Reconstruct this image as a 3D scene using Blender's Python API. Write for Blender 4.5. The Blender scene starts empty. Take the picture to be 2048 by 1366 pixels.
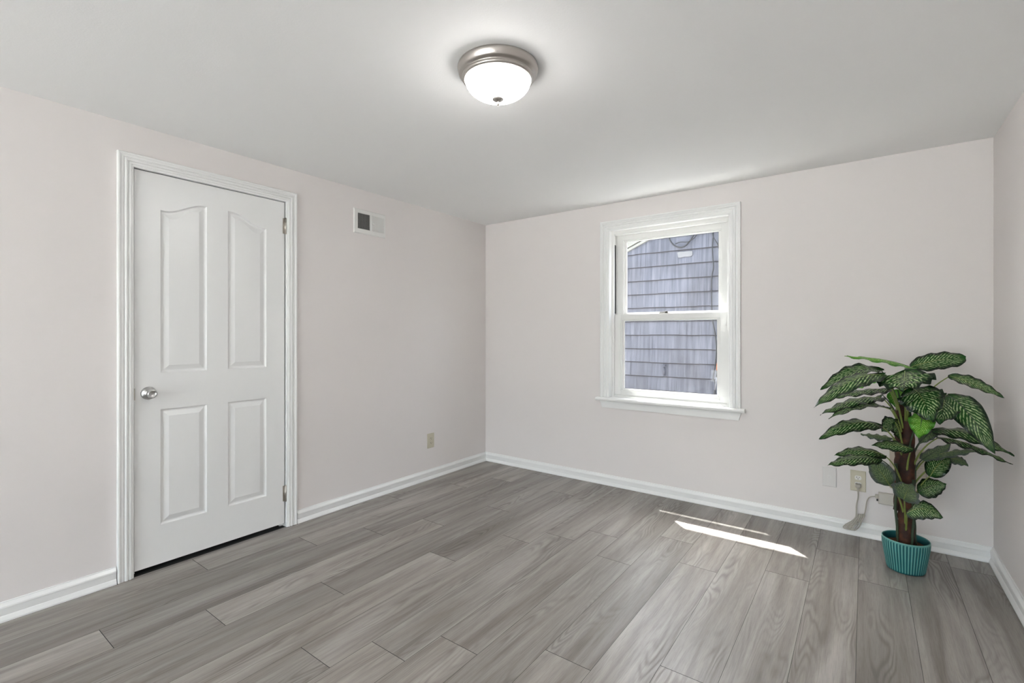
import bpy, bmesh, math, random
from mathutils import Vector, Matrix

random.seed(7)
C = bpy.context.scene
COL = C.collection
PI = math.pi

# ------------------------------------------------------------------ camera
cam_d = bpy.data.cameras.new('camera')
cam = bpy.data.objects.new('camera', cam_d)
COL.objects.link(cam)
cam.location = (2.9765, -3.6128, 1.2311)
cam.rotation_euler = (PI / 2, 0, 0.63428)
cam_d.sensor_width = 36.0
cam_d.lens = 36.0 * 958.2 / 2048.0
cam_d.shift_y = -15.0 / 2048.0
cam_d.clip_start = 0.05
C.camera = cam

# ------------------------------------------------------------------ colour management
C.view_settings.view_transform = 'Standard'
C.view_settings.look = 'None'
C.view_settings.gamma = 1.0
C.view_settings.use_curve_mapping = False
C.view_settings.exposure = 1.99

# ------------------------------------------------------------------ sky and sun
SUN_EL, SUN_AZ = math.radians(63.7), math.radians(135)      # the sun stands over the neighbouring house, to the left
world = bpy.data.worlds.new('sky')
C.world = world
world.use_nodes = True
wn = world.node_tree
wn.nodes.clear()
w_out = wn.nodes.new('ShaderNodeOutputWorld')
w_bg = wn.nodes.new('ShaderNodeBackground')
w_sky = wn.nodes.new('ShaderNodeTexSky')
w_sky.sky_type = 'NISHITA'
w_sky.sun_disc = False
w_sky.sun_elevation = SUN_EL
w_sky.sun_rotation = math.radians(-45)
w_sky.dust_density = 3.0
w_hsv = wn.nodes.new('ShaderNodeHueSaturation')
w_hsv.inputs['Saturation'].default_value = 0.40
wn.links.new(w_sky.outputs[0], w_hsv.inputs['Color'])
wn.links.new(w_hsv.outputs[0], w_bg.inputs['Color'])
w_bg.inputs['Strength'].default_value = 0.56
wn.links.new(w_bg.outputs[0], w_out.inputs['Surface'])

sun_d = bpy.data.lights.new('sun', 'SUN')
sun = bpy.data.objects.new('sun', sun_d)
COL.objects.link(sun)
sun_d.energy = 8.0
sun_d.angle = math.radians(0.53)
sun_d.color = (1.0, 0.98, 0.955)
sdir = Vector((-math.cos(SUN_EL) * math.sqrt(.5), math.cos(SUN_EL) * math.sqrt(.5), math.sin(SUN_EL)))
sun.rotation_euler = sdir.to_track_quat('Z', 'Y').to_euler()
sun.location = (0, 12, 20)

W, H = 3.536, 2.29          # room width, ceiling height
REAR = -7.60                # wall behind the camera

# ------------------------------------------------------------------ material helpers
def new_mat(name):
    m = bpy.data.materials.new(name)
    m.use_nodes = True
    nt = m.node_tree
    return m, nt, nt.nodes['Principled BSDF']

def simple(name, col, rough=0.5, metal=0.0, bump=0.0, bscale=200.0, spec=None, mottled=0.0):
    m, nt, b = new_mat(name)
    b.inputs['Base Color'].default_value = (*col, 1)
    b.inputs['Roughness'].default_value = rough
    b.inputs['Metallic'].default_value = metal
    if spec is not None:
        b.inputs['Specular IOR Level'].default_value = spec
    tc = nt.nodes.new('ShaderNodeTexCoord')
    nz = nt.nodes.new('ShaderNodeTexNoise')
    nz.inputs['Scale'].default_value = bscale
    nz.inputs['Detail'].default_value = 3
    nt.links.new(tc.outputs['Object'], nz.inputs['Vector'])
    if bump > 0:
        bp = nt.nodes.new('ShaderNodeBump')
        bp.inputs['Strength'].default_value = bump
        bp.inputs['Distance'].default_value = 0.002
        nt.links.new(nz.outputs['Fac'], bp.inputs['Height'])
        nt.links.new(bp.outputs[0], b.inputs['Normal'])
    if mottled > 0:
        mx = nt.nodes.new('ShaderNodeMix')
        mx.data_type = 'RGBA'
        mx.inputs[6].default_value = (*[c * (1 - mottled) for c in col], 1)
        mx.inputs[7].default_value = (*[min(1, c * (1 + mottled)) for c in col], 1)
        nt.links.new(nz.outputs['Fac'], mx.inputs[0])
        nt.links.new(mx.outputs[2], b.inputs['Base Color'])
    return m

M = {}
LAMP = 15.0
M['wall'] = simple('painted_wall', (.805, .766, .750), .6, bump=.10, bscale=350, spec=.3)
M['ceiling'] = simple('ceiling_paint', (.90, .90, .892), .75, bump=.22, bscale=160, spec=.2)
M['trim'] = simple('white_trim_paint', (.880, .884, .872), .28, bump=.03, bscale=60)
M['vinyl'] = simple('white_vinyl', (.80, .80, .78), .35)
M['vent'] = simple('vent_enamel', (.80, .795, .77), .4)
M['dark'] = simple('dark_cavity', (.03, .03, .03), .8)
M['nickel'] = simple('brushed_nickel', (.50, .47, .44), .30, 1.0, bump=.04, bscale=500)
M['steel'] = simple('satin_steel', (.58, .58, .57), .28, 1.0)
M['hinge'] = simple('hinge_metal', (.50, .47, .42), .35, 1.0)
M['bronze'] = simple('dark_lock_metal', (.10, .095, .085), .4, .8)
M['almond'] = simple('almond_plastic', (.60, .56, .44), .4)
M['whiteplate'] = simple('white_plastic', (.74, .72, .70), .35)
M['receptacle'] = simple('receptacle_white', (.80, .79, .75), .3)
M['cream'] = simple('cream_plastic', (.56, .50, .41), .45)
M['adapter'] = simple('adapter_plastic', (.60, .57, .51), .4)
M['cord'] = simple('cord_rubber', (.46, .43, .37), .5)
M['soil'] = simple('coco_soil', (.10, .045, .02), .95, bump=1.0, bscale=70, mottled=.6)
M['black'] = simple('black_cable', (.004, .004, .005), .5)
M['orange'] = simple('orange_grip', (.32, .08, .010), .5)
M['pole'] = simple('grey_pole', (.10, .10, .11), .4)
M['pipe'] = simple('painted_pipe', (.036, .037, .05), .6)
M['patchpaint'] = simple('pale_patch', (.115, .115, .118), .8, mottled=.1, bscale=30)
M['bounce_slab'] = simple('bounce_ground', (.84, .83, .80), .9, bump=.3, bscale=20, mottled=.05)  # added reflector ground, kept very pale to throw light onto the ceiling
M['outtrim'] = simple('darkened_white_trim', (.15, .15, .135), .7)  # white rake trim, colour darkened so the outdoor light does not overexpose it
M['roof'] = simple('roof_shingle', (.18, .17, .16), .9, bump=.5, bscale=60)
M['concrete'] = simple('alley_concrete', (.52, .51, .49), .9, bump=.4, bscale=20, mottled=.12)

def glass_mat():
    m = bpy.data.materials.new('window_glass')
    m.use_nodes = True
    nt = m.node_tree
    nt.nodes.clear()
    o = nt.nodes.new('ShaderNodeOutputMaterial')
    mix = nt.nodes.new('ShaderNodeMixShader')
    tr = nt.nodes.new('ShaderNodeBsdfTransparent')
    tr.inputs[0].default_value = (.95, .965, .96, 1)
    gl = nt.nodes.new('ShaderNodeBsdfGlossy')
    gl.inputs['Roughness'].default_value = .02
    fr = nt.nodes.new('ShaderNodeFresnel')
    fr.inputs['IOR'].default_value = 1.35
    geo = nt.nodes.new('ShaderNodeNewGeometry')           # reflect on entering faces only, the exit face just passes light
    inv = nt.nodes.new('ShaderNodeMath')
    inv.operation = 'SUBTRACT'
    inv.inputs[0].default_value = 1.0
    nt.links.new(geo.outputs['Backfacing'], inv.inputs[1])
    mul = nt.nodes.new('ShaderNodeMath')
    mul.operation = 'MULTIPLY'
    nt.links.new(fr.outputs[0], mul.inputs[0])
    nt.links.new(inv.outputs[0], mul.inputs[1])
    nt.links.new(mul.outputs[0], mix.inputs[0])
    nt.links.new(tr.outputs[0], mix.inputs[1])
    nt.links.new(gl.outputs[0], mix.inputs[2])
    nt.links.new(mix.outputs[0], o.inputs[0])
    return m
M['glass'] = glass_mat()

def screen_mat():
    # fine insect mesh: nearly clear face on, it closes up at grazing angles
    m = bpy.data.materials.new('insect_mesh')
    m.use_nodes = True
    nt = m.node_tree
    nt.nodes.clear()
    o = nt.nodes.new('ShaderNodeOutputMaterial')
    mix = nt.nodes.new('ShaderNodeMixShader')
    tr = nt.nodes.new('ShaderNodeBsdfTransparent')
    df = nt.nodes.new('ShaderNodeBsdfDiffuse')
    df.inputs[0].default_value = (.045, .045, .05, 1)
    lw = nt.nodes.new('ShaderNodeLayerWeight')
    lw.inputs['Blend'].default_value = .5
    mr = nt.nodes.new('ShaderNodeMapRange')
    mr.inputs['From Min'].default_value = .30
    mr.inputs['From Max'].default_value = .72
    mr.inputs['To Min'].default_value = .12
    mr.inputs['To Max'].default_value = .72
    nt.links.new(lw.outputs['Facing'], mr.inputs[0])
    nt.links.new(mr.outputs[0], mix.inputs[0])
    nt.links.new(tr.outputs[0], mix.inputs[1])
    nt.links.new(df.outputs[0], mix.inputs[2])
    nt.links.new(mix.outputs[0], o.inputs[0])
    return m
M['screen'] = screen_mat()

def dome_mat():
    m, nt, b = new_mat('lit_alabaster_glass')
    b.inputs['Base Color'].default_value = (.85, .84, .82, 1)
    b.inputs['Roughness'].default_value = .25
    tc = nt.nodes.new('ShaderNodeTexCoord')
    nz = nt.nodes.new('ShaderNodeTexNoise')
    nz.inputs['Scale'].default_value = 7
    nz.inputs['Distortion'].default_value = 1.2
    nt.links.new(tc.outputs['Object'], nz.inputs['Vector'])
    mr = nt.nodes.new('ShaderNodeMapRange')
    mr.inputs['From Min'].default_value = .35
    mr.inputs['From Max'].default_value = .65
    mr.inputs['To Min'].default_value = .75
    mr.inputs['To Max'].default_value = 1.15
    nt.links.new(nz.outputs['Fac'], mr.inputs[0])
    # the bulbs sit low in the bowl: its bottom glows more than its rim
    sp = nt.nodes.new('ShaderNodeSeparateXYZ')
    nt.links.new(tc.outputs['Object'], sp.inputs[0])
    hr = nt.nodes.new('ShaderNodeMapRange')
    hr.inputs['From Min'].default_value = 2.29 - .062
    hr.inputs['From Max'].default_value = 2.29 - .115
    hr.inputs['To Min'].default_value = .22
    hr.inputs['To Max'].default_value = 1.5
    nt.links.new(sp.outputs[2], hr.inputs[0])
    hm = nt.nodes.new('ShaderNodeMath')
    hm.operation = 'MULTIPLY'
    nt.links.new(mr.outputs[0], hm.inputs[0])
    nt.links.new(hr.outputs[0], hm.inputs[1])
    mu = nt.nodes.new('ShaderNodeMath')
    mu.operation = 'MULTIPLY'
    mu.inputs[1].default_value = LAMP
    nt.links.new(hm.outputs[0], mu.inputs[0])
    b.inputs['Emission Color'].default_value = (1.0, .975, .95, 1)
    nt.links.new(mu.outputs[0], b.inputs['Emission Strength'])
    return m
M['dome'] = dome_mat()

def door_mat():
    m, nt, b = new_mat('white_grained_door')
    b.inputs['Base Color'].default_value = (.86, .864, .855, 1)
    b.inputs['Roughness'].default_value = .33
    tc = nt.nodes.new('ShaderNodeTexCoord')
    mp = nt.nodes.new('ShaderNodeMapping')
    mp.inputs['Scale'].default_value = (1, 60, 3.0)
    nz = nt.nodes.new('ShaderNodeTexNoise')
    nz.inputs['Scale'].default_value = 5
    nz.inputs['Detail'].default_value = 4
    nz.inputs['Distortion'].default_value = .6
    nt.links.new(tc.outputs['Object'], mp.inputs[0])
    nt.links.new(mp.outputs[0], nz.inputs['Vector'])
    bp = nt.nodes.new('ShaderNodeBump')
    bp.inputs['Strength'].default_value = .22
    bp.inputs['Distance'].default_value = .001
    nt.links.new(nz.outputs['Fac'], bp.inputs['Height'])
    nt.links.new(bp.outputs[0], b.inputs['Normal'])
    return m
M['door'] = door_mat()

def N(nt, t, **kw):
    n = nt.nodes.new(t)
    for k, v in kw.items():
        if k.startswith('i_'):
            key = k[2:].replace('_', ' ')
            n.inputs[key].default_value = v
        else:
            setattr(n, k, v)
    return n

def math_n(nt, op, a, b=None, clamp=False):
    n = nt.nodes.new('ShaderNodeMath')
    n.operation = op
    n.use_clamp = clamp
    for i, x in enumerate((a, b)):
        if x is None:
            continue
        if isinstance(x, (int, float)):
            n.inputs[i].default_value = x
        else:
            nt.links.new(x, n.inputs[i])
    return n.outputs[0]

def ramp(nt, fac, stops):
    n = nt.nodes.new('ShaderNodeValToRGB')
    el = n.color_ramp.elements
    while len(el) < len(stops):
        el.new(.5)
    for e, (p, c) in zip(el, stops):
        e.position = p
        e.color = (*c, 1) if len(c) == 3 else c
    nt.links.new(fac, n.inputs[0])
    return n.outputs[0]

def mixc(nt, fac, a, b, mode='MIX'):
    n = nt.nodes.new('ShaderNodeMix')
    n.data_type = 'RGBA'
    n.blend_type = mode
    for i, x in ((0, fac), (6, a), (7, b)):
        if isinstance(x, (int, float)):
            n.inputs[i].default_value = x
        elif isinstance(x, tuple):
            n.inputs[i].default_value = (*x, 1)
        else:
            nt.links.new(x, n.inputs[i])
    return n.outputs[2]

def floor_mat():
    """grey oak vinyl planks: UV = metres along / across one plank, shifted per plank so each shows its own figure"""
    m, nt, b = new_mat('grey_oak_planks')
    L = nt.links.new
    uv = N(nt, 'ShaderNodeUVMap', uv_map='plank')
    at = N(nt, 'ShaderNodeAttribute', attribute_name='tone')
    def noise(scale, mp, detail=3, dist=0.0, rough=.5):
        mm = N(nt, 'ShaderNodeMapping')
        mm.inputs['Scale'].default_value = mp
        L(uv.outputs[0], mm.inputs[0])
        n = N(nt, 'ShaderNodeTexNoise')
        n.inputs['Scale'].default_value = scale
        n.inputs['Detail'].default_value = detail
        n.inputs['Distortion'].default_value = dist
        n.inputs['Roughness'].default_value = rough
        L(mm.outputs[0], n.inputs['Vector'])
        return n.outputs['Fac']
    # growth rings: contour lines of a slow, lengthwise-stretched field
    field = noise(1.0, (.95, 6.5, 1), 2, .3, .45)
    rings = math_n(nt, 'SINE', math_n(nt, 'MULTIPLY', field, 150.0))
    rings = math_n(nt, 'MULTIPLY_ADD', rings, .5)
    nt.nodes[-1].inputs[2].default_value = .5
    rings = math_n(nt, 'POWER', rings, 1.6)
    mask = ramp(nt, noise(1.0, (1.2, 7.5, 1), 2), [(.47, (0, 0, 0)), (.64, (1, 1, 1))])
    ringm = math_n(nt, 'MULTIPLY', rings, mask)
    # long streaks and fine pores
    streak = noise(1.0, (1.4, 34.0, 1), 4, .4, .6)
    pores = noise(1.0, (14.0, 260.0, 1), 3, 0, .6)
    broad = noise(1.0, (.9, 9.0, 1), 3, .8, .5)
    col = ramp(nt, broad, [(.30, (.210, .187, .166)), (.50, (.285, .262, .239)), (.68, (.36, .338, .314))])
    scol = ramp(nt, streak, [(.32, (.60, .58, .56)), (.5, (1, 1, 1)), (.70, (1.25, 1.24, 1.22))])
    col = mixc(nt, .55, col, scol, 'MULTIPLY')
    pcol = ramp(nt, pores, [(.30, (.82, .81, .80)), (.55, (1.04, 1.04, 1.04))])
    col = mixc(nt, .8, col, pcol, 'MULTIPLY')
    rf = math_n(nt, 'MULTIPLY', ringm, .50)
    col = mixc(nt, rf, col, (.115, .10, .087))
    tone = math_n(nt, 'MULTIPLY_ADD', at.outputs['Fac'], .34)
    nt.nodes[-1].inputs[2].default_value = .84
    tc = nt.nodes.new('ShaderNodeCombineColor')
    for i in range(3):
        L(tone, tc.inputs[i])
    col = mixc(nt, 1.0, col, tc.outputs[0], 'MULTIPLY')
    L(col, b.inputs['Base Color'])
    rr = math_n(nt, 'MULTIPLY_ADD', ringm, .10)
    nt.nodes[-1].inputs[2].default_value = .36
    L(rr, b.inputs['Roughness'])
    b.inputs['Specular IOR Level'].default_value = .55
    hsum = math_n(nt, 'ADD', math_n(nt, 'MULTIPLY', ringm, -.9), math_n(nt, 'MULTIPLY', pores, .8))
    bp = N(nt, 'ShaderNodeBump')
    bp.inputs['Strength'].default_value = .35
    bp.inputs['Distance'].default_value = .0009
    L(hsum, bp.inputs['Height'])
    L(bp.outputs[0], b.inputs['Normal'])
    return m
M['floor'] = floor_mat()

def siding_mat():
    m, nt, b = new_mat('weathered_lavender_shingles')
    L = nt.links.new
    tc = N(nt, 'ShaderNodeTexCoord')
    at = N(nt, 'ShaderNodeAttribute', attribute_name='tone')
    def noise(sc, mp, det=3, ro=.55):
        mm = N(nt, 'ShaderNodeMapping')
        mm.inputs['Scale'].default_value = mp
        L(tc.outputs['Object'], mm.inputs[0])
        n = N(nt, 'ShaderNodeTexNoise')
        n.inputs['Scale'].default_value = sc
        n.inputs['Detail'].default_value = det
        n.inputs['Roughness'].default_value = ro
        L(mm.outputs[0], n.inputs['Vector'])
        return n.outputs['Fac']
    streak = noise(1.0, (42, 1, 2.2), 4)
    blot = noise(1.0, (2.2, 1, 2.6), 3)
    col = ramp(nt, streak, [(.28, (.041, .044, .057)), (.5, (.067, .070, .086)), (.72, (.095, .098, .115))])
    bc = ramp(nt, blot, [(.36, (.78, .76, .74)), (.58, (1, 1, 1))])
    col = mixc(nt, .75, col, bc, 'MULTIPLY')
    tone = math_n(nt, 'MULTIPLY_ADD', at.outputs['Fac'], .20)
    nt.nodes[-1].inputs[2].default_value = .88
    cc = nt.nodes.new('ShaderNodeCombineColor')
    for i in range(3):
        L(tone, cc.inputs[i])
    col = mixc(nt, 1.0, col, cc.outputs[0], 'MULTIPLY')
    L(col, b.inputs['Base Color'])
    b.inputs['Roughness'].default_value = .85
    bp = N(nt, 'ShaderNodeBump')
    bp.inputs['Strength'].default_value = .5
    bp.inputs['Distance'].default_value = .003
    L(streak, bp.inputs['Height'])
    L(bp.outputs[0], b.inputs['Normal'])
    return m
M['siding'] = siding_mat()
M['butt'] = simple('lap_shadow_edge', (.018, .016, .018), .95, mottled=.3, bscale=40)  # shadow line under each shingle course, painted as a dark colour

def leaf_mat(name, dark, mid, light, amount, back, rough):
    """dieffenbachia: light dashes along the side veins, plain darker margin, duller underside"""
    m, nt, b = new_mat(name)
    L = nt.links.new
    uv = N(nt, 'ShaderNodeUVMap', uv_map='leaf')
    sx = N(nt, 'ShaderNodeSeparateXYZ')
    L(uv.outputs[0], sx.inputs[0])
    u, v = sx.outputs[0], sx.outputs[1]          # u 0..1 base to tip, v -1..1 across
    av = math_n(nt, 'ABSOLUTE', v)
    nz = N(nt, 'ShaderNodeTexNoise')
    nz.inputs['Scale'].default_value = 7.0
    nz.inputs['Detail'].default_value = 2
    L(uv.outputs[0], nz.inputs['Vector'])
    ph = math_n(nt, 'SUBTRACT', u, math_n(nt, 'MULTIPLY', av, .30))
    ph = math_n(nt, 'ADD', ph, math_n(nt, 'MULTIPLY', nz.outputs['Fac'], .05))
    s = math_n(nt, 'SINE', math_n(nt, 'MULTIPLY', ph, 88.0))
    s = math_n(nt, 'MULTIPLY_ADD', s, .5)
    nt.nodes[-1].inputs[2].default_value = .5
    s = math_n(nt, 'POWER', s, 2.6)
    # dashes break up and fade toward the margin, the base and the tip
    nz2 = N(nt, 'ShaderNodeTexNoise')
    nz2.inputs['Scale'].default_value = 5.0
    mp = N(nt, 'ShaderNodeMapping')
    mp.inputs['Location'].default_value = (3.1, 1.7, 0)
    mp.inputs['Scale'].default_value = (3.0, 1.2, 1)
    L(uv.outputs[0], mp.inputs[0])
    L(mp.outputs[0], nz2.inputs['Vector'])
    brk = ramp(nt, nz2.outputs['Fac'], [(.36, (0, 0, 0)), (.54, (1, 1, 1))])
    edge = ramp(nt, av, [(.0, (1, 1, 1)), (.55, (.9, .9, .9)), (.86, (0, 0, 0))])
    ends = ramp(nt, u, [(.04, (0, 0, 0)), (.18, (1, 1, 1)), (.80, (1, 1, 1)), (.97, (0, 0, 0))])
    k = math_n(nt, 'MULTIPLY', math_n(nt, 'MULTIPLY', s, brk), math_n(nt, 'MULTIPLY', edge, ends))
    k = math_n(nt, 'MULTIPLY', k, amount, True)
    body = mixc(nt, math_n(nt, 'MULTIPLY', edge, .8), dark, mid)
    col = mixc(nt, k, body, light)
    rib = ramp(nt, av, [(.0, (1, 1, 1)), (.035, (.8, .8, .8)), (.06, (0, 0, 0))])
    col = mixc(nt, math_n(nt, 'MULTIPLY', rib, .55), col, tuple(c * 1.2 for c in dark))
    geo = N(nt, 'ShaderNodeNewGeometry')
    bcol = mixc(nt, math_n(nt, 'MULTIPLY', k, .5), back, tuple(min(1, c * 2.0) for c in back))
    col = mixc(nt, geo.outputs['Backfacing'], col, bcol)
    L(col, b.inputs['Base Color'])
    b.inputs['Roughness'].default_value = rough
    b.inputs['Specular IOR Level'].default_value = .4
    bp = N(nt, 'ShaderNodeBump')
    bp.inputs['Strength'].default_value = .35
    bp.inputs['Distance'].default_value = .002
    L(s, bp.inputs['Height'])
    L(bp.outputs[0], b.inputs['Normal'])
    return m
M['leaf0'] = leaf_mat('dark_variegated_leaf', (.004, .020, .005), (.010, .075, .008), (.55, .70, .34), .95, (.028, .060, .020), .27)
M['leaf1'] = leaf_mat('bright_young_leaf', (.05, .23, .008), (.10, .34, .015), (.60, .80, .25), .75, (.22, .37, .07), .42)
M['leaf2'] = leaf_mat('dull_leaf_underside', (.075, .095, .085), (.055, .110, .035), (.38, .50, .22), .75, (.050, .070, .048), .42)
M['stem'] = simple('green_petiole', (.20, .26, .055), .45, mottled=.25, bscale=30)
M['vine'] = simple('dark_green_stem', (.035, .06, .03), .6, mottled=.4, bscale=60, bump=.6)

def trunk_mat():
    m, nt, b = new_mat('fibrous_brown_trunk')
    tc = N(nt, 'ShaderNodeTexCoord')
    nz = N(nt, 'ShaderNodeTexNoise')
    nz.inputs['Scale'].default_value = 22
    nz.inputs['Detail'].default_value = 5
    nt.links.new(tc.outputs['Object'], nz.inputs['Vector'])
    c = ramp(nt, nz.outputs['Fac'], [(.3, (.014, .004, .002)), (.5, (.042, .012, .005)), (.7, (.095, .030, .010))])
    nt.links.new(c, b.inputs['Base Color'])
    b.inputs['Roughness'].default_value = .7
    bp = N(nt, 'ShaderNodeBump')
    bp.inputs['Strength'].default_value = .6
    bp.inputs['Distance'].default_value = .004
    nt.links.new(nz.outputs['Fac'], bp.inputs['Height'])
    nt.links.new(bp.outputs[0], b.inputs['Normal'])
    return m
M['trunk'] = trunk_mat()

def pot_mat():
    m, nt, b = new_mat('teal_ribbed_glaze')
    tc = N(nt, 'ShaderNodeTexCoord')
    at = N(nt, 'ShaderNodeAttribute', attribute_name='ridge')
    nz = N(nt, 'ShaderNodeTexNoise')
    nz.inputs['Scale'].default_value = 14
    nt.links.new(tc.outputs['Object'], nz.inputs['Vector'])
    # the glaze is pale on the ridges, dark teal in the flutes
    c = ramp(nt, at.outputs['Fac'], [(0.0, (.003, .060, .075)), (.5, (.014, .155, .165)), (1.0, (.17, .43, .38))])
    d = ramp(nt, nz.outputs['Fac'], [(.3, (.8, .85, .85)), (.7, (1.1, 1.08, 1.05))])
    c = mixc(nt, .7, c, d, 'MULTIPLY')
    nt.links.new(c, b.inputs['Base Color'])
    b.inputs['Roughness'].default_value = .30
    return m
M['pot'] = pot_mat()

# ------------------------------------------------------------------ geometry helpers
class MB:
    def __init__(s):
        s.v, s.f, s.sm = [], [], []
    def add(s, vs, fs, smooth=False):
        o = len(s.v)
        s.v += [tuple(p) for p in vs]
        s.f += [tuple(i + o for i in f) for f in fs]
        s.sm += [smooth] * len(fs)
    def box(s, a, b):
        (x0, y0, z0), (x1, y1, z1) = a, b
        x0, x1 = sorted((x0, x1)); y0, y1 = sorted((y0, y1)); z0, z1 = sorted((z0, z1))
        s.add([(x0, y0, z0), (x1, y0, z0), (x1, y1, z0), (x0, y1, z0), (x0, y0, z1), (x1, y0, z1), (x1, y1, z1), (x0, y1, z1)],
              [(0, 3, 2, 1), (4, 5, 6, 7), (0, 1, 5, 4), (1, 2, 6, 5), (2, 3, 7, 6), (3, 0, 4, 7)])
    def sweep(s, stations, closed=False, caps=True, smooth=False, loop=True):
        """loft through stations (rings of equal length)"""
        n = len(stations[0])
        vs = [p for st in stations for p in st]
        fs = []
        m = len(stations)
        for i in range(m if closed else m - 1):
            a, b = i * n, ((i + 1) % m) * n
            for j in range(n if loop else n - 1):
                k = (j + 1) % n
                fs.append((a + j, a + k, b + k, b + j))
        if caps and not closed:
            fs.append(tuple(range(n))[::-1])
            fs.append(tuple(range((m - 1) * n, m * n)))
        s.add(vs, fs, smooth)
    def tube(s, pts, r, seg=8, caps=True):
        pts = [Vector(p) for p in pts]
        rs = r if isinstance(r, (list, tuple)) else [r] * len(pts)
        st = []
        up = Vector((0, 0, 1))
        prev = None
        for i, p in enumerate(pts):
            t = (pts[min(i + 1, len(pts) - 1)] - pts[max(i - 1, 0)]).normalized()
            if prev is None:
                a = t.cross(up)
                if a.length < .1:
                    a = t.cross(Vector((1, 0, 0)))
            else:
                a = prev - t * prev.dot(t)
            a.normalize()
            prev = a
            b = t.cross(a)
            st.append([p + (a * math.cos(2 * PI * k / seg) + b * math.sin(2 * PI * k / seg)) * rs[i] for k in range(seg)])
        s.sweep(st, caps=caps, smooth=True)
    def lathe(s, prof, org, axis='Z', seg=48, flip=False):
        """prof: (radius, distance along axis)"""
        st = []
        o = Vector(org)
        for (r, h_) in prof:
            ring = []
            for k in range(seg):
                a = 2 * PI * k / seg
                c, d = r * math.cos(a), r * math.sin(a)
                if axis == 'Z':
                    ring.append(o + Vector((c, d, h_)))
                elif axis == 'X':
                    ring.append(o + Vector((h_, c, d)))
                else:
                    ring.append(o + Vector((c, h_, d)))
            st.append(ring)
        s.sweep(st, smooth=True, caps=False)
    def build(s, name, mat, parent=None, fix=True, bevel=0.0, auto=None):
        me = bpy.data.meshes.new(name)
        me.from_pydata(s.v, [], s.f)
        for p, sm in zip(me.polygons, s.sm):
            p.use_smooth = sm
        if fix:
            bm = bmesh.new()
            bm.from_mesh(me)
            bmesh.ops.recalc_face_normals(bm, faces=bm.faces)
            bm.to_mesh(me)
            bm.free()
        me.materials.append(mat)
        o = bpy.data.objects.new(name, me)
        COL.objects.link(o)
        if parent is not None:
            o.parent = parent
            o.matrix_parent_inverse = parent.matrix_basis.inverted()
        if bevel:
            md = o.modifiers.new('bevel', 'BEVEL')
            md.width = bevel
            md.segments = 2
            md.limit_method = 'ANGLE'
            md.angle_limit = math.radians(40)
        return o

def thing(name, label, cat, loc):
    o = bpy.data.objects.new(name, None)
    COL.objects.link(o)
    o.location = loc
    o.empty_display_size = .05
    o['label'] = label
    o['category'] = cat
    return o

def tag(o, label, cat, group=None):
    o['label'] = label
    o['category'] = cat
    if group:
        o['group'] = group
    return o

def struct(o, label=None):
    o['kind'] = 'structure'
    if label:
        o['label'] = label
    return o

def structure_root(name, loc, label):
    o = bpy.data.objects.new(name, None)
    COL.objects.link(o)
    o.location = loc
    o['kind'] = 'structure'
    o['label'] = label
    return o

# ------------------------------------------------------------------ floor of planks
PW, PL, PX0 = 0.1953, 1.305, 0.0215
JOINT = [-1.235, -2.04, -1.72, -1.395, -2.26, -1.705, -1.283, -2.40, -2.211, -1.186, -2.031, -.997, -1.853, -.82, -.366, -.650, -1.45, -.20]
def make_floor():
    rnd = random.Random(11)
    vs, fs, uvs, tones = [], [], [], []
    g = .0007
    for k in range(-1, 18):
        xa, xb = PX0 + k * PW, PX0 + (k + 1) * PW
        xa, xb = max(xa, 0), min(xb, W)
        if xb - xa < .005:
            continue
        j = JOINT[k % 18]
        y = j
        while y < 0:
            y += PL
        while y > REAR:
            ya, yb = max(y - PL, REAR), min(y, 0)
            if yb - ya > .01:
                o = len(vs)
                du, dv = rnd.uniform(0, 90), rnd.uniform(0, 90)
                fl = rnd.choice((-1, 1))
                a, b_, c, d = (xa + g, ya + .0012), (xb - g, ya + .0012), (xb - g, yb - .0012), (xa + g, yb - .0012)
                vs += [(p[0], p[1], 0) for p in (a, b_, c, d)]
                fs.append((o, o + 1, o + 2, o + 3))
                uvs += [(du + p[1] * fl, dv + p[0]) for p in (a, b_, c, d)]
                t = rnd.uniform(0, 1)
                tones += [t] * 4
            y -= PL
    # slab under the planks, seen as the hairline joints
    nb = len(vs)
    vs += [(-.2, REAR - .2, -.0015), (W + .2, REAR - .2, -.0015), (W + .2, .2, -.0015), (-.2, .2, -.0015),
           (-.2, REAR - .2, -.12), (W + .2, REAR - .2, -.12), (W + .2, .2, -.12), (-.2, .2, -.12)]
    sl = [(0, 1, 2, 3), (7, 6, 5, 4), (0, 4, 5, 1), (1, 5, 6, 2), (2, 6, 7, 3), (3, 7, 4, 0)]
    fs += [tuple(i + nb for i in q) for q in sl]
    me = bpy.data.meshes.new('floor')
    me.from_pydata(vs, [], fs)
    me.uv_layers.new(name='plank')
    me.attributes.new('tone', 'FLOAT', 'CORNER')
    ul, ta = me.uv_layers['plank'], me.attributes['tone']
    n = len(uvs)
    for i in range(n):
        ul.data[i].uv = uvs[i]
        ta.data[i].value = tones[i]
    me.materials.append(M['floor'])
    me.materials.append(M['dark'])
    for p in me.polygons[len(fs) - 6:]:
        p.material_index = 1
    o = bpy.data.objects.new('floor', me)
    COL.objects.link(o)
    struct(o, 'grey wood-look plank floor')
make_floor()

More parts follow.
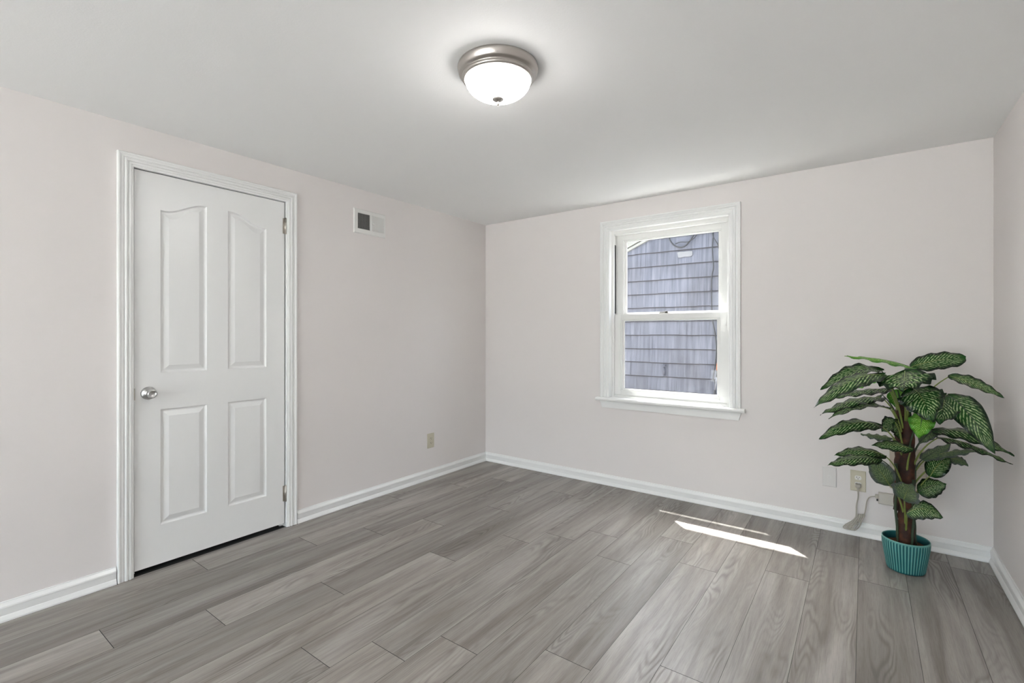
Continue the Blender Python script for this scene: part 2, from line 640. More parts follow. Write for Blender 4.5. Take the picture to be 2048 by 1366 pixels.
# ------------------------------------------------------------------ walls and ceiling
DY0, DY1, DZ = -2.800, -2.004, 2.076          # door opening in the left wall
WX0, WX1, WZ0, WZ1 = 1.300, 2.216, 0.695, 2.075    # window opening in the back wall
T = .14                                        # wall thickness
b = MB()
b.box((-T, REAR - T, 0), (0, DY0, H)); b.box((-T, DY1, 0), (0, T + .02, H)); b.box((-T, DY0, DZ), (0, DY1, H))
struct(b.build('wall_left', M['wall']), 'pale greige left wall with the door')
b = MB()
BT = .16
b.box((0, 0, 0), (WX0, BT, H)); b.box((WX1, 0, 0), (W, BT, H)); b.box((WX0, 0, 0), (WX1, BT, WZ0)); b.box((WX0, 0, WZ1), (WX1, BT, H))
struct(b.build('wall_back', M['wall']), 'pale greige wall with the window')
b = MB()
b.box((W, REAR - T, 0), (W + T, BT, H))
struct(b.build('wall_right', M['wall']), 'pale greige right wall')
# the wall behind the camera gets an added, unseen window for fill light
RX0, RX1, RZ0, RZ1 = .12, 3.42, .10, 2.22
b = MB()
b.box((0, REAR - T, 0), (RX0, REAR, H)); b.box((RX1, REAR - T, 0), (W, REAR, H))
b.box((RX0, REAR - T, 0), (RX1, REAR, RZ0)); b.box((RX0, REAR - T, RZ1), (RX1, REAR, H))
struct(b.build('wall_rear', M['wall']))
b = MB()
b.box((-T, REAR - T, H), (W + T, BT, H + .12))
struct(b.build('ceiling', M['ceiling']), 'white textured ceiling')

# frame and pane of the added fill window
r2 = structure_root('fill_window', ((RX0 + RX1) / 2, REAR - T / 2, RZ0), 'unseen wide window added behind the camera for fill light')
b = MB()
fy0, fy1 = REAR - .10, REAR - .04
b.box((RX0, fy0, RZ0), (RX0 + .05, fy1, RZ1)); b.box((RX1 - .05, fy0, RZ0), (RX1, fy1, RZ1))
b.box((RX0 + .05, fy0, RZ0), (RX1 - .05, fy1, RZ0 + .05)); b.box((RX0 + .05, fy0, RZ1 - .05), (RX1 - .05, fy1, RZ1))
for i in (1, 2):
    xm = RX0 + (RX1 - RX0) * i / 3
    b.box((xm - .025, fy0, RZ0 + .05), (xm + .025, fy1, RZ1 - .05))
b.build('window_frame', M['vinyl'], r2)
b = MB()
b.box((RX0 + .05, REAR - .073, RZ0 + .05), (RX1 - .05, REAR - .069, RZ1 - .05))
b.build('pane', M['glass'], r2)

# ------------------------------------------------------------------ baseboards
BP = [(0, .001), (.022, .001), (.022, .008), (.0145, .024), (.0120, .027), (.0155, .056), (.0170, .060), (.0160, .066), (.0070, .079), (.0060, .084), (0, .084)]
def baseboard(name, pts, dirs, label):
    """pts along the wall foot, dirs = way into the room at each point (mitred at corners)"""
    b = MB()
    b.sweep([[(p[0] + d[0] * t, p[1] + d[1] * t, z) for (t, z) in BP] for p, d in zip(pts, dirs)])
    return struct(b.build(name, M['trim']), label)
baseboard('baseboard_left', [(0, 0), (0, -1.934)], [(1, -1), (1, 0)], 'white baseboard right of the door')
baseboard('baseboard_left_near', [(0, -2.868), (0, REAR)], [(1, 0), (1, 1)], 'white baseboard left of the door')
baseboard('baseboard_back', [(0, 0), (W, 0)], [(1, -1), (-1, -1)], 'white baseboard under the window')
baseboard('baseboard_right', [(W, 0), (W, REAR)], [(-1, -1), (-1, 1)], 'white baseboard along the right wall')
baseboard('baseboard_rear', [(0, REAR), (W, REAR)], [(1, 1), (-1, 1)], 'white baseboard behind the camera')

# ------------------------------------------------------------------ fluted casing profile: (across from the opening, thickness)
CP = [(0, 0), (0, .011), (.003, .014), (.010, .014), (.012, .0175), (.020, .0175), (.022, .0135), (.025, .0135), (.027, .0185), (.033, .0195),
      (.037, .0165), (.039, .0125), (.042, .0125), (.044, .0165), (.052, .0160), (.058, .0200), (.064, .0200), (.067, .017), (.067, 0)]
# ------------------------------------------------------------------ door
door = structure_root('door_1', (0, (DY0 + DY1) / 2, 0), 'white four-panel door with arched upper panels')
def casing_left(name):
    ya, yb, zt = -2.797, -2.005, 2.072
    b = MB()
    st = []
    for (y, z, dy, dz) in ((ya, .001, -1, 0), (ya, zt, -1, 1), (yb, zt, 1, 1), (yb, .001, 1, 0)):
        st.append([(t, y + dy * w, z + dz * w) for (w, t) in CP])
    b.sweep(st)
    return b.build(name, M['trim'], door)
casing_left('door_casing')
# jamb lining the opening, with the dark gap around the slab
b = MB()
b.box((-T, DY0 - .0, .0), (-.001, DY0 + .001, DZ)); b.box((-T, DY1 - .001, .0), (-.001, DY1, DZ)); b.box((-T, DY0, DZ - .001), (-.001, DY1, DZ))
b.box((-.055, DY0, 0), (-.040, DY0 + .02, DZ)); b.box((-.055, DY1 - .02, 0), (-.040, DY1, DZ)); b.box((-.055, DY0, DZ - .02), (-.040, DY1, DZ))
b.build('door_jamb', M['trim'], door)
# slab with recessed, raised-field panels
SY0, SY1, SZ0, SZ1, SX = -2.7925, -2.0130, .026, 2.068, -.002
def panel_outline(y0, y1, z0, z1, rise, inset, n=20):
    """rise: +r = arch climbs towards y1, -r = towards y0"""
    y0 += inset; y1 -= inset; z0 += inset
    pts = [(y0, z0), (y1, z0)]
    top = []
    for i in range(n + 1):
        t = i / n
        s_ = t if rise >= 0 else 1 - t
        e = max(0, min(1, (s_ - .10) / .82))
        e = e * e * (3 - 2 * e)
        top.append((y0 + (y1 - y0) * t, z1 + abs(rise) * e - inset))
    return pts + top[::-1]
panels = [(-2.680, -2.459, 1.027, 1.882, .064), (-2.349, -2.127, 1.027, 1.882, -.064), (-2.680, -2.459, .229, .835, 0), (-2.349, -2.127, .229, .835, 0)]
def make_slab():
    bm = bmesh.new()
    def ring(pts, x):
        vs = [bm.verts.new((x, p[0], p[1])) for p in pts]
        es = [bm.edges.new((vs[i], vs[(i + 1) % len(vs)])) for i in range(len(vs))]
        return vs, es
    o_v, o_e = ring([(SY0, SZ0), (SY1, SZ0), (SY1, SZ1), (SY0, SZ1)], SX)
    alle = list(o_e)
    pr = []
    for p in panels:
        n = 20 if p[4] else 6
        rings = []
        for (ins, dx) in ((0, 0), (.0040, -.0062), (.0080, -.0098), (.0140, -.0100), (.0350, -.0022), (.0385, -.0008)):
            vs = [bm.verts.new((SX + dx, q[0], q[1])) for q in panel_outline(*p[:4], p[4], ins, n)]
            rings.append(vs)
        vs = rings[0]
        alle += [bm.edges.new((vs[i], vs[(i + 1) % len(vs)])) for i in range(len(vs))]
        for a, c in zip(rings, rings[1:]):
            for i in range(len(a)):
                j = (i + 1) % len(a)
                bm.faces.new((a[i], a[j], c[j], c[i]))
        bm.faces.new(rings[-1])
    bmesh.ops.triangle_fill(bm, edges=alle, use_beauty=True)
    bk = [bm.verts.new((SX - .035, v.co.y, v.co.z)) for v in o_v]
    for i in range(4):
        j = (i + 1) % 4
        bm.faces.new((o_v[i], bk[i], bk[j], o_v[j]))
    bm.faces.new(bk[::-1])
    bmesh.ops.recalc_face_normals(bm, faces=bm.faces)
    me = bpy.data.meshes.new('door_panel')
    bm.to_mesh(me)
    bm.free()
    me.materials.append(M['door'])
    o = bpy.data.objects.new('door_panel', me)
    COL.objects.link(o)
    o.parent = door
    o.matrix_parent_inverse = door.matrix_basis.inverted()
    return o
slab = make_slab()
# knob on its rose
kz, ky = .926, -2.733
b = MB()
b.lathe([(0, .0), (.0335, .0), (.0335, .004), (.0315, .007), (.026, .012), (.018, .017), (.0125, .021), (.0115, .030), (.0140, .034), (.0190, .038), (.0225, .045),
         (.0230, .053), (.0215, .060), (.0190, .0640), (.0160, .0650), (.0140, .0620), (.0130, .0605), (0, .0600)], (SX, ky, kz), 'X', 40)
knob = b.build('door_knob', M['steel'], door)
b = MB()
b.lathe([(0, 0), (.0035, 0), (.0035, .0015), (0, .0015)], (SX + .0115, ky - .0215, kz), 'X', 12)
b.build('screw_hole', M['black'], knob)
# latch plate between slab and casing
b = MB()
b.box((-.002, -2.7975, kz - .030), (.0125, -2.7925, kz + .030))
b.build('latch_plate', M['hinge'], door, bevel=.002)
for hz in (1.919, .216):
    b = MB()
    b.tube([(.006, -2.0085, hz - .050), (.006, -2.0085, hz + .050)], .0065, 12)
    for q in (-.052, .050):
        b.tube([(.006, -2.0085, hz + q), (.006, -2.0085, hz + q + .003)], .0045, 12)
    b.box((-.0015, -2.0235, hz - .049), (.0005, -2.009, hz + .049))
    b.build('hinge', M['hinge'], door)
# darkness of the space behind the door, seen under it
b = MB()
b.box((-T - .01, DY0, -.001), (-T - .004, DY1, DZ))
b.build('closet_backing', M['dark'], door)

# ------------------------------------------------------------------ window
win = structure_root('window_1', ((WX0 + WX1) / 2, 0, WZ0), 'white double-hung window in fluted casing')
b = MB()
st = []
for (x, z, dx, dz) in ((WX0, .716, -1, 0), (WX0, WZ1, -1, 1), (WX1, WZ1, 1, 1), (WX1, .716, 1, 0)):
    st.append([(x + dx * w * 1.06, -t, z + dz * w * 1.06) for (w, t) in CP])
b.sweep(st)
b.build('window_casing', M['trim'], win)
# reveal boards
b = MB()
b.box((WX0 - .004, -.010, .716), (WX0 + .006, .060, WZ1)); b.box((WX1 - .006, -.010, .716), (WX1 + .004, .060, WZ1)); b.box((WX0, -.010, WZ1 - .006), (WX1, .060, WZ1 + .004))
b.build('reveal', M['trim'], win)
# stool with rounded nose and apron with slanted ends
b = MB()
nose = [(.055, .690), (-.044, .690), (-.049, .694), (-.051, .702), (-.049, .710), (-.044, .716), (.055, .716)]
def stool_st(x, ymax):
    return [(x, min(y, ymax), z) for (y, z) in nose]
b.sweep([stool_st(1.200, -.0005), stool_st(1.2995, -.0005)]); b.sweep([stool_st(1.2995, .06), stool_st(2.2165, .06)]); b.sweep([stool_st(2.2165, -.0005), stool_st(2.318, -.0005)])
b.build('window_stool', M['trim'], win)
b = MB()
for (z0, z1, t0, t1, xa0, xa1) in ((.632, .684, .013, .017, 1.243, 1.228), (.684, .690, .017, .012, 1.228, 1.226)):
    xb0, xb1 = 3.518 - xa0, 3.518 - xa1
    b.add([(xa0, 0, z0), (xb0, 0, z0), (xb0, -t0, z0), (xa0, -t0, z0), (xa1, 0, z1), (xb1, 0, z1), (xb1, -t1, z1), (xa1, -t1, z1)],
          [(0, 3, 2, 1), (4, 5, 6, 7), (0, 1, 5, 4), (1, 2, 6, 5), (2, 3, 7, 6), (3, 0, 4, 7)])
b.build('window_apron', M['trim'], win)
# vinyl master frame: inner stop, tracks and sill
VX0, VX1, VZ0, VZ1 = WX0 + .006, WX1 - .006, .705, WZ1 - .006
def frame_ring(b, x0, x1, z0, z1, w, y0, y1, wb=None, wt=None):
    wb = w if wb is None else wb
    wt = w if wt is None else wt
    b.box((x0, y0, z0), (x0 + w, y1, z1)); b.box((x1 - w, y0, z0), (x1, y1, z1))
    b.box((x0 + w, y0, z0), (x1 - w, y1, z0 + wb)); b.box((x0 + w, y0, z1 - wt), (x1 - w, y1, z1))
b = MB()
frame_ring(b, VX0, VX1, VZ0, VZ1, .020, .040, .052, .022, .020)         # room-side stop
frame_ring(b, VX0, VX1, VZ0, VZ1, .010, .052, .158, .030, .028)         # liner
b.box((VX0 + .01, .0945, VZ0 + .03), (VX0 + .024, .1005, VZ1 - .02)); b.box((VX1 - .024, .0945, VZ0 + .03), (VX1 - .01, .1005, VZ1 - .02))   # parting beads
frame_ring(b, VX0, VX1, VZ0, VZ1, .030, .146, .160, .034, .03)          # outer stop
b.build('window_frame', M['vinyl'], win)
b = MB()
b.box((VX0 + .0101, .060, 1.40), (VX0 + .0125, .094, 1.965)); b.box((VX1 - .0125, .060, 1.40), (VX1 - .0101, .094, 1.965))
b.build('weather_strip', M['dark'], win)
SX0, SX1 = VX0 + .0135, VX1 - .0135
def sash(name, z0, z1, y0, y1, wb, wt, ws=.058):
    b = MB()
    ym = (y0 + y1) / 2
    frame_ring(b, SX0, SX1, z0, z1, ws, y0, y1, wb, wt)
    # stepped glazing bead on the room side
    frame_ring(b, SX0 + ws, SX1 - ws, z0 + wb, z1 - wt, .009, y0 + .007, y1 - .004)
    frame_ring(b, SX0 + ws + .009, SX1 - ws - .009, z0 + wb + .009, z1 - wt - .009, .016, ym + .000, y1 - .006, .009, .005)
    o = b.build(name, M['vinyl'], win, bevel=.0012)
    g = MB()
    g.box((SX0 + ws + .0085, ym + .004, z0 + wb + .0085), (SX1 - ws - .0085, ym + .007, z1 - wt - .0085))
    g.build('pane', M['glass'], o)
    return o
low = sash('lower_sash', .736, 1.390, .055, .091, .034, .040)
upp = sash('upper_sash', 1.352, VZ1 - .028, .102, .138, .036, .042)
# sash lock on the meeting rail and two tilt latches
b = MB()
b.box((1.690, .062, 1.390), (1.762, .086, 1.396))
b.tube([(1.745, .072, 1.396), (1.745, .072, 1.408)], .011, 16)
b.box((1.694, .064, 1.398), (1.748, .074, 1.405))
b.build('sash_lock', M['bronze'], low, bevel=.0015)
for xx in (1.40, 2.06):
    b = MB()
    b.box((xx, .0515, .752), (xx + .075, .0555, .760))
    b.build('finger_lift', M['vinyl'], low, bevel=.001)
# half insect screen outside the lower sash
b = MB()
frame_ring(b, VX0 + .031, VX1 - .031, .745, 1.400, .018, .149, .157)
sf = b.build('screen_frame', M['vinyl'], win)
b = MB()
b.add([(VX0 + .048, .153, .762), (VX1 - .048, .153, .762), (VX1 - .048, .153, 1.383), (VX0 + .048, .153, 1.383)], [(0, 1, 2, 3)])
b.build('insect_screen', M['screen'], sf)

# ------------------------------------------------------------------ outside: own eave, alley ground, the neighbouring gable
b = MB()
b.box((-1.6, BT, 2.655), (5.2, .405, 2.76))
b.box((-1.6, REAR - .6, 2.76), (5.2, .405, 2.86))
struct(b.build('trim_1', M['trim']), 'eave soffit of this house')
b = MB()
b.box((-14, -3, -.72), (14, 9, -.62))
struct(b.build('ground', M['concrete']), 'concrete alley ground')
b = MB()
b.box((-14, -22, -.72), (14, -3, -.62))
struct(b.build('bounce_ground_rear', M['bounce_slab']), 'unseen pale ground added behind the room to bounce light')

YN = 2.50
def rake_z(x):
    return 2.381 + .43 * (x - .457)
def make_siding():
    rnd = random.Random(5)
    vs, fs, tones, mi = [], [], [], []
    e = .1779
    for n in range(-11, 14):
        z0 = 1.221 + e * n
        x = -2.6 + rnd.uniform(0, .2)
        while x < 6.2:
            w = rnd.choice((.09, .12, .15, .19, .23, .28))
            x1 = min(x + w, 6.2)
            zt = z0 + e + .02
            za = min(zt, rake_z(x)) if x < 3.4 else min(zt, rake_z(6.8 - x))
            zb = min(zt, rake_z(x1)) if x1 < 3.4 else min(zt, rake_z(6.8 - x1))
            if za > z0 + .01 and zb > z0 + .01:
                zz = z0 + rnd.uniform(-.0025, .0025)
                th = .015 + rnd.uniform(-.002, .002)
                def yf(z):
                    return YN + .0 - th * (1 - (z - z0) / (e + .02)) - .002
                g = .0005
                o = len(vs)
                vs += [(x + g, yf(zz), zz), (x1 - g, yf(zz), zz), (x1 - g, yf(zb), zb), (x + g, yf(za), za),
                       (x + g, YN + .004, zz), (x1 - g, YN + .004, zz), (x1 - g, YN + .004, zb), (x + g, YN + .004, za)]
                # butt edge, cut slanting: dark colour painted in for the lap shadow
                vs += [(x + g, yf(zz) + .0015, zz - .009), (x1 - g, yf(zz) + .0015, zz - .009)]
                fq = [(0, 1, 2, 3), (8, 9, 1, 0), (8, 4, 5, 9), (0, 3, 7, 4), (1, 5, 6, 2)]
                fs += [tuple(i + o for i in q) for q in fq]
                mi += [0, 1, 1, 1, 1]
                tones += [rnd.random()] * 20
            x = x1
    me = bpy.data.meshes.new('siding')
    me.from_pydata(vs, [], fs)
    ta = me.attributes.new('tone', 'FLOAT', 'CORNER')
    for i, t in enumerate(tones):
        ta.data[i].value = t
    me.materials.append(M['siding'])
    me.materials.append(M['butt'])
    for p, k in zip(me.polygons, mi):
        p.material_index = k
    return me
house = thing('neighboring_house', 'lavender grey shingle-sided house wall close outside the window', 'house', (1.8, YN, -.62))
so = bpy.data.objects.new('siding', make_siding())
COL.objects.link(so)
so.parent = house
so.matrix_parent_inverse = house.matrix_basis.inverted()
b = MB()
gp = [(-2.6, -.62), (6.2, -.62), (6.2, rake_z(.6)), (3.4, rake_z(3.4)), (-2.6, rake_z(-2.6))]
b.sweep([[(x, YN + .003, z) for x, z in gp], [(x, YN + 4.2, z) for x, z in gp]])
b.build('wall_core', M['dark'], house)
b = MB()
def rk(x, dz, y):
    return (x, y, rake_z(x) + dz)
for (xa, xb, f_) in ((-2.8, 3.4, lambda x: rake_z(x)), (3.4, 6.4, lambda x: rake_z(6.8 - x))):
    for (z0, z1, y0, y1) in ((-.035, .000, YN - .040, YN - .001), (.010, .085, YN - .060, YN + .02)):
        b.sweep([[(x, y0, f_(x) + z0), (x, y1, f_(x) + z0), (x, y1, f_(x) + z1), (x, y0, f_(x) + z1)] for x in (xa, xb)])
b.build('rake_board', M['outtrim'], house)
b = MB()
for (xa, xb, f_) in ((-2.8, 3.4, lambda x: rake_z(x)), (3.4, 6.4, lambda x: rake_z(6.8 - x))):
    b.sweep([[(x, YN - .10, f_(x) + .085), (x, YN + 4.3, f_(x) + .085), (x, YN + 4.3, f_(x) + .13), (x, YN - .10, f_(x) + .13)] for x in (xa, xb)])
b.build('roof', M['roof'], house)
# pale unpainted remnant on one shingle course and a painted-over pipe stub
b = MB()
pp = [(1.078, 2.258), (1.13, 2.264), (1.15, 2.258), (1.21, 2.262), (1.262, 2.256), (1.262, 2.206), (1.235, 2.192), (1.16, 2.196), (1.12, 2.188), (1.088, 2.194)]
b.sweep([[(x, 2.478, z) for x, z in pp], [(x, 2.486, z) for x, z in pp]])
b.build('paint_patch', M['patchpaint'], house)
b = MB()
b.tube([(.918, 2.462, .70), (.918, 2.462, .80)], .016, 14)
b.tube([(.918, 2.462, .80), (.920, 2.450, .815), (.925, 2.43, .825)], .013, 12)
b.tube([(.898, 2.455, .832), (.950, 2.455, .832)], .007, 10)
b.tube([(.922, 2.50, .832), (.922, 2.445, .832)], .012, 12)
pst = b.build('pipe', M['pipe'])
pst.parent = house
pst.matrix_parent_inverse = house.matrix_basis.inverted()

def smooth_path(pts, n=5):
    pts = [Vector(p) for p in pts]
    out = []
    for i in range(len(pts) - 1):
        p0, p1, p2, p3 = pts[max(i - 1, 0)], pts[i], pts[i + 1], pts[min(i + 2, len(pts) - 1)]
        for k in range(n):
            t = k / n
            out.append(.5 * ((2 * p1) + (p2 - p0) * t + (2 * p0 - 5 * p1 + 4 * p2 - p3) * t * t + (3 * p1 - p0 - 3 * p2 + p3) * t ** 3))
    out.append(pts[-1])
    return out
yc = 2.455
b = MB()
b.tube(smooth_path([(.975, yc, 2.60), (.981, yc, 2.474), (.991, yc, 2.431), (1.009, yc, 2.392), (1.055, yc, 2.341), (1.127, yc, 2.313), (1.19, yc, 2.33), (1.234, yc, 2.375), (1.269, yc, 2.425), (1.283, yc, 2.46), (1.29, yc, 2.6)]), .009, 8)
b.tube(smooth_path([(1.064, yc - .008, 2.363), (1.127, yc - .008, 2.378), (1.208, yc - .008, 2.369), (1.252, yc - .008, 2.387), (1.313, yc - .008, 2.433), (1.35, yc - .008, 2.56)]), .006, 8)
tag(b.build('cable_coil', M['black']), 'loop of black cable hanging on the shingle wall at the window top', 'cable')
b = MB()
b.tube(smooth_path([(1.513, yc, 2.66), (1.513, yc, 2.431), (1.504, yc, 2.248), (1.517, yc, 2.036), (1.5, yc, 1.949), (1.494, yc, 1.809), (1.498, yc, 1.514), (1.506, yc, 1.389), (1.531, yc, 1.263), (1.549, yc, 1.074), (1.541, yc, .896), (1.516, yc, .737), (1.516, yc, .684), (1.539, yc, .62), (1.54, yc, .3), (1.535, yc, -.62)]), .0068, 8)
tag(b.build('hanging_cable', M['black']), 'thin black cable running down the shingle wall outside', 'cable')
b = MB()
b.tube(smooth_path([(1.49, yc - .01, 2.60), (1.504, yc - .01, 2.467), (1.517, yc - .01, 2.395), (1.566, yc - .01, 2.302), (1.571, yc - .01, 2.263), (1.585, yc - .01, 2.255), (1.59, yc - .01, 2.28), (1.573, yc - .01, 2.30), (1.58, yc - .01, 2.42), (1.55, yc - .01, 2.55)]), .0055, 8)
tag(b.build('cable_end', M['black']), 'short looped cable end at the upper right of the window view', 'cable')
pole = thing('long_pole', 'orange-gripped pole leaning on the shingle wall outside, right in the lower sash', 'pole', (1.44, 2.40, -.62))
b = MB()
pt = lambda z: (1.536 + (z - .517) * .124, 2.42 + (z - .517) * .02, z)
b.tube([pt(-.62), pt(.50)], .010, 10); b.tube([pt(.56), pt(.72)], .008, 10); b.tube([pt(.96), pt(1.35)], .010, 10)
b.build('shaft', M['pole'], pole)
for za, zb_ in ((.72, .80), (.49, .56)):
    b = MB()
    b.tube([pt(za), pt(zb_)], .014, 12)
    b.build('collar', M['black'], pole)
b = MB(); b.tube([pt(.80), pt(.86), pt(.97)], [.017, .021, .018], 14)
b.build('grip', M['orange'], pole)

# ------------------------------------------------------------------ ceiling light
lx, ly = 1.803, -2.112
lamp = thing('ceiling_light', 'flush ceiling light with frosted glass dome and brushed nickel ring', 'ceiling light', (lx, ly, H))
b = MB()
b.lathe([(.150, 0), (.1585, -.002), (.1605, -.008), (.1585, -.014), (.155, -.030), (.150, -.0355), (.1415, -.038), (.1400, -.042), (.1425, -.046), (.1405, -.052), (.135, -.056), (.1305, -.056), (.1305, -.050), (.12, -.045), (0, -.04)], (lx, ly, H), 'Z', 72)
b.build('ring', M['nickel'], lamp)
b = MB()
prof = [(.1302, -.048), (.1310, -.056)]
for i in range(1, 19):
    a = i / 18 * PI / 2
    prof.append((.1300 * math.cos(a) ** .92 if i < 18 else .001, -.056 - .070 * math.sin(a) ** 1.15))
b.lathe(prof, (lx, ly, H), 'Z', 72)
b.build('glass_dome', M['dome'], lamp)
b = MB()
zb = -.126
b.lathe([(.001, zb + .006), (.021, zb + .006), (.0235, zb + .002), (.022, zb - .003), (.013, zb - .008), (.005, zb - .011), (.004, zb - .014), (.0065, zb - .017), (.0065, zb - .020), (.003, zb - .025), (.0008, zb - .028)], (lx, ly, H), 'Z', 32)
b.build('finial', M['nickel'], lamp)

# ------------------------------------------------------------------ air vent
VY0, VY1, VZa, VZb = -1.502, -1.219, 1.966, 2.146
vent = thing('air_vent', 'white louvered air register high on the left wall beside the door', 'vent', (0, (VY0 + VY1) / 2, VZa))
b = MB()
gy0, gy1, gz0, gz1 = -1.471, -1.236, 2.002, 2.116
ym = (gy0 + gy1) / 2
def plate_ring(b, y0, y1, z0, z1, Y0, Y1, Z0, Z1, t):
    """outer y0..z1, hole Y0..Z1, bevelled rim"""
    def rg(y0, y1, z0, z1, x):
        return [(x, y0, z0), (x, y1, z0), (x, y1, z1), (x, y0, z1)]
    i = .006
    b.sweep([rg(y0, y1, z0, z1, 0), rg(y0, y1, z0, z1, t * .35), rg(y0 + i, y1 - i, z0 + i, z1 - i, t), rg(Y0, Y1, Z0, Z1, t), rg(Y0, Y1, Z0, Z1, 0)], caps=False)
plate_ring(b, VY0, VY1, VZa, VZb, gy0, gy1, gz0, gz1, .008)
b.box((0.001, ym - .009, gz0), (.0078, ym + .009, gz1))
b.build('frame', M['vent'], vent)
b = MB()
b.box((.0003, gy0, gz0), (.0010, gy1, gz1))
b.build('duct', M['dark'], vent)
b = MB()
for (ya, yb, s_) in ((gy0, ym - .009, -1), (ym + .009, gy1, 1)):
    n = 15
    for i in range(n):
        y = ya + (yb - ya) * (i + .5) / n
        hw = .0026
        b.add([(.0012, y - hw * s_ - .0004, gz0), (.0012, y - hw * s_ + .0004, gz0), (.0072, y + hw * s_ + .0004, gz0), (.0072, y + hw * s_ - .0004, gz0),
               (.0012, y - hw * s_ - .0004, gz1), (.0012, y - hw * s_ + .0004, gz1), (.0072, y + hw * s_ + .0004, gz1), (.0072, y + hw * s_ - .0004, gz1)],
              [(0, 3, 2, 1), (4, 5, 6, 7), (0, 1, 5, 4), (1, 2, 6, 5), (2, 3, 7, 6), (3, 0, 4, 7)])
b.build('louvers', M['vent'], vent)
b = MB()
b.box((.007, ym + .008, 2.052), (.015, ym + .026, 2.057))
b.build('lever', M['vent'], vent)
for yy in (VY0 + .014, VY1 - .014):
    b = MB(); b.lathe([(.004, .0075), (.004, .0088), (.002, .0094), (.0003, .0094)], (0, yy, 2.056), 'X', 12)
    b.build('screw', M['vent'], vent)

# ------------------------------------------------------------------ wall plates
def wall_plate(root, origin, wall, w, h_, mat, t=.006):
    """plate in local (across, up) coordinates on the 'left' or 'back' wall"""
    def P(a, z, d):
        return (d, origin[0] + a, origin[1] + z) if wall == 'left' else (origin[0] + a, -d, origin[1] + z)
    b = MB()
    def rg(i, d):
        return [P(-w / 2 + i, -h_ / 2 + i, d), P(w / 2 - i, -h_ / 2 + i, d), P(w / 2 - i, h_ / 2 - i, d), P(-w / 2 + i, h_ / 2 - i, d)]
    b.sweep([rg(0, .0003), rg(0, t * .5), rg(.0035, t)])
    b.build('cover_plate', mat, root)
    return P
def recept(root, P, zc, mat, t=.006):
    b = MB()
    pts = []
    for k in range(28):
        a = 2 * PI * k / 28
        pts.append((.0172 * math.cos(a), max(-.0125, min(.0125, .0172 * math.sin(a))) + zc))
    b.sweep([[P(x, z, t - .001) for x, z in pts], [P(x, z, t + .0016) for x, z in pts]])
    r = b.build('receptacle', mat, root)
    b = MB()
    for (xa, xb, za, zb_) in ((-.0078, -.0052, -.001, .0072), (.0052, .0074, .0002, .0066)):
        q = [P(xa, zc + za, t + .0005), P(xb, zc + za, t + .0005), P(xb, zc + zb_, t + .0005), P(xa, zc + zb_, t + .0005)]
        q2 = [P(xa, zc + za, t + .0019), P(xb, zc + za, t + .0019), P(xb, zc + zb_, t + .0019), P(xa, zc + zb_, t + .0019)]
        b.sweep([q, q2])
    cc = [(.0026 * math.cos(2 * PI * k / 12), .0026 * math.sin(2 * PI * k / 12) - .0062) for k in range(12)]
    b.sweep([[P(x, zc + z, t + .0005) for x, z in cc], [P(x, zc + z, t + .0019) for x, z in cc]])
    b.build('slot', M['dark'], r)
def screw(root, P, x, z, mat, t=.006):
    b = MB()
    cc = [(.003 * math.cos(2 * PI * k / 12), .003 * math.sin(2 * PI * k / 12)) for k in range(12)]
    b.sweep([[P(x + a, z + c, t - .001) for a, c in cc], [P(x + a, z + c, t + .0010) for a, c in cc]])
    b.build('screw', mat, root)
o1 = thing('power_outlet', 'almond duplex power outlet low on the left wall', 'power outlet', (0, -.7375, .262))
P = wall_plate(o1, (-.7375, .324), 'left', .078, .124, M['almond'])
recept(o1, P, .0195, M['almond']); recept(o1, P, -.0195, M['almond']); screw(o1, P, 0, 0, M['almond'])
o2 = thing('power_outlet', 'almond power outlet with a cord plugged in, left of the potted plant', 'power outlet', (2.945, 0, .272))
P = wall_plate(o2, (2.945, .334), 'back', .078, .126, M['almond'])
recept(o2, P, .0195, M['receptacle']); recept(o2, P, -.0195, M['receptacle']); screw(o2, P, 0, 0, M['almond'])
o3 = thing('wall_plate', 'blank white wall plate under the window side, left of the almond outlet', 'wall plate', (2.799, 0, .272))
P = wall_plate(o3, (2.799, .334), 'back', .074, .124, M['whiteplate'], .007)
b = MB()
cc = [(.0085, -.0085), (.0085, .0085), (-.0085, .0085), (-.0085, -.0085)]
b.sweep([[P(x, z, .0065) for x, z in cc], [P(x * .9, z * .9, .0092) for x, z in cc]])
b.build('jack', M['whiteplate'], o3)
screw(o3, P, 0, .042, M['whiteplate'], .007); screw(o3, P, 0, -.042, M['whiteplate'], .007)

# power adapter box on the wall
ad = thing('adapter_box', 'beige adapter box behind the plant trunk with its corded plug and tied cable hank', 'adapter', (3.13, 0, .225))
b = MB()
def rr(x0, x1, z0, z1, y):
    return [(x0, y, z0), (x1, y, z0), (x1, y, z1), (x0, y, z1)]
b.sweep([rr(3.043, 3.225, .222, .288, -.0005), rr(3.043, 3.225, .222, .288, -.030), rr(3.048, 3.220, .227, .283, -.035)])
b.build('body', M['adapter'], ad, bevel=.002)
b = MB(); b.box((3.028, -.022, .250), (3.043, -.006, .272))
b.build('socket', M['cord'], ad, bevel=.002)
b = MB(); b.box((3.034, -.024, .236), (3.0425, -.012, .246))
b.build('switch', M['black'], ad)
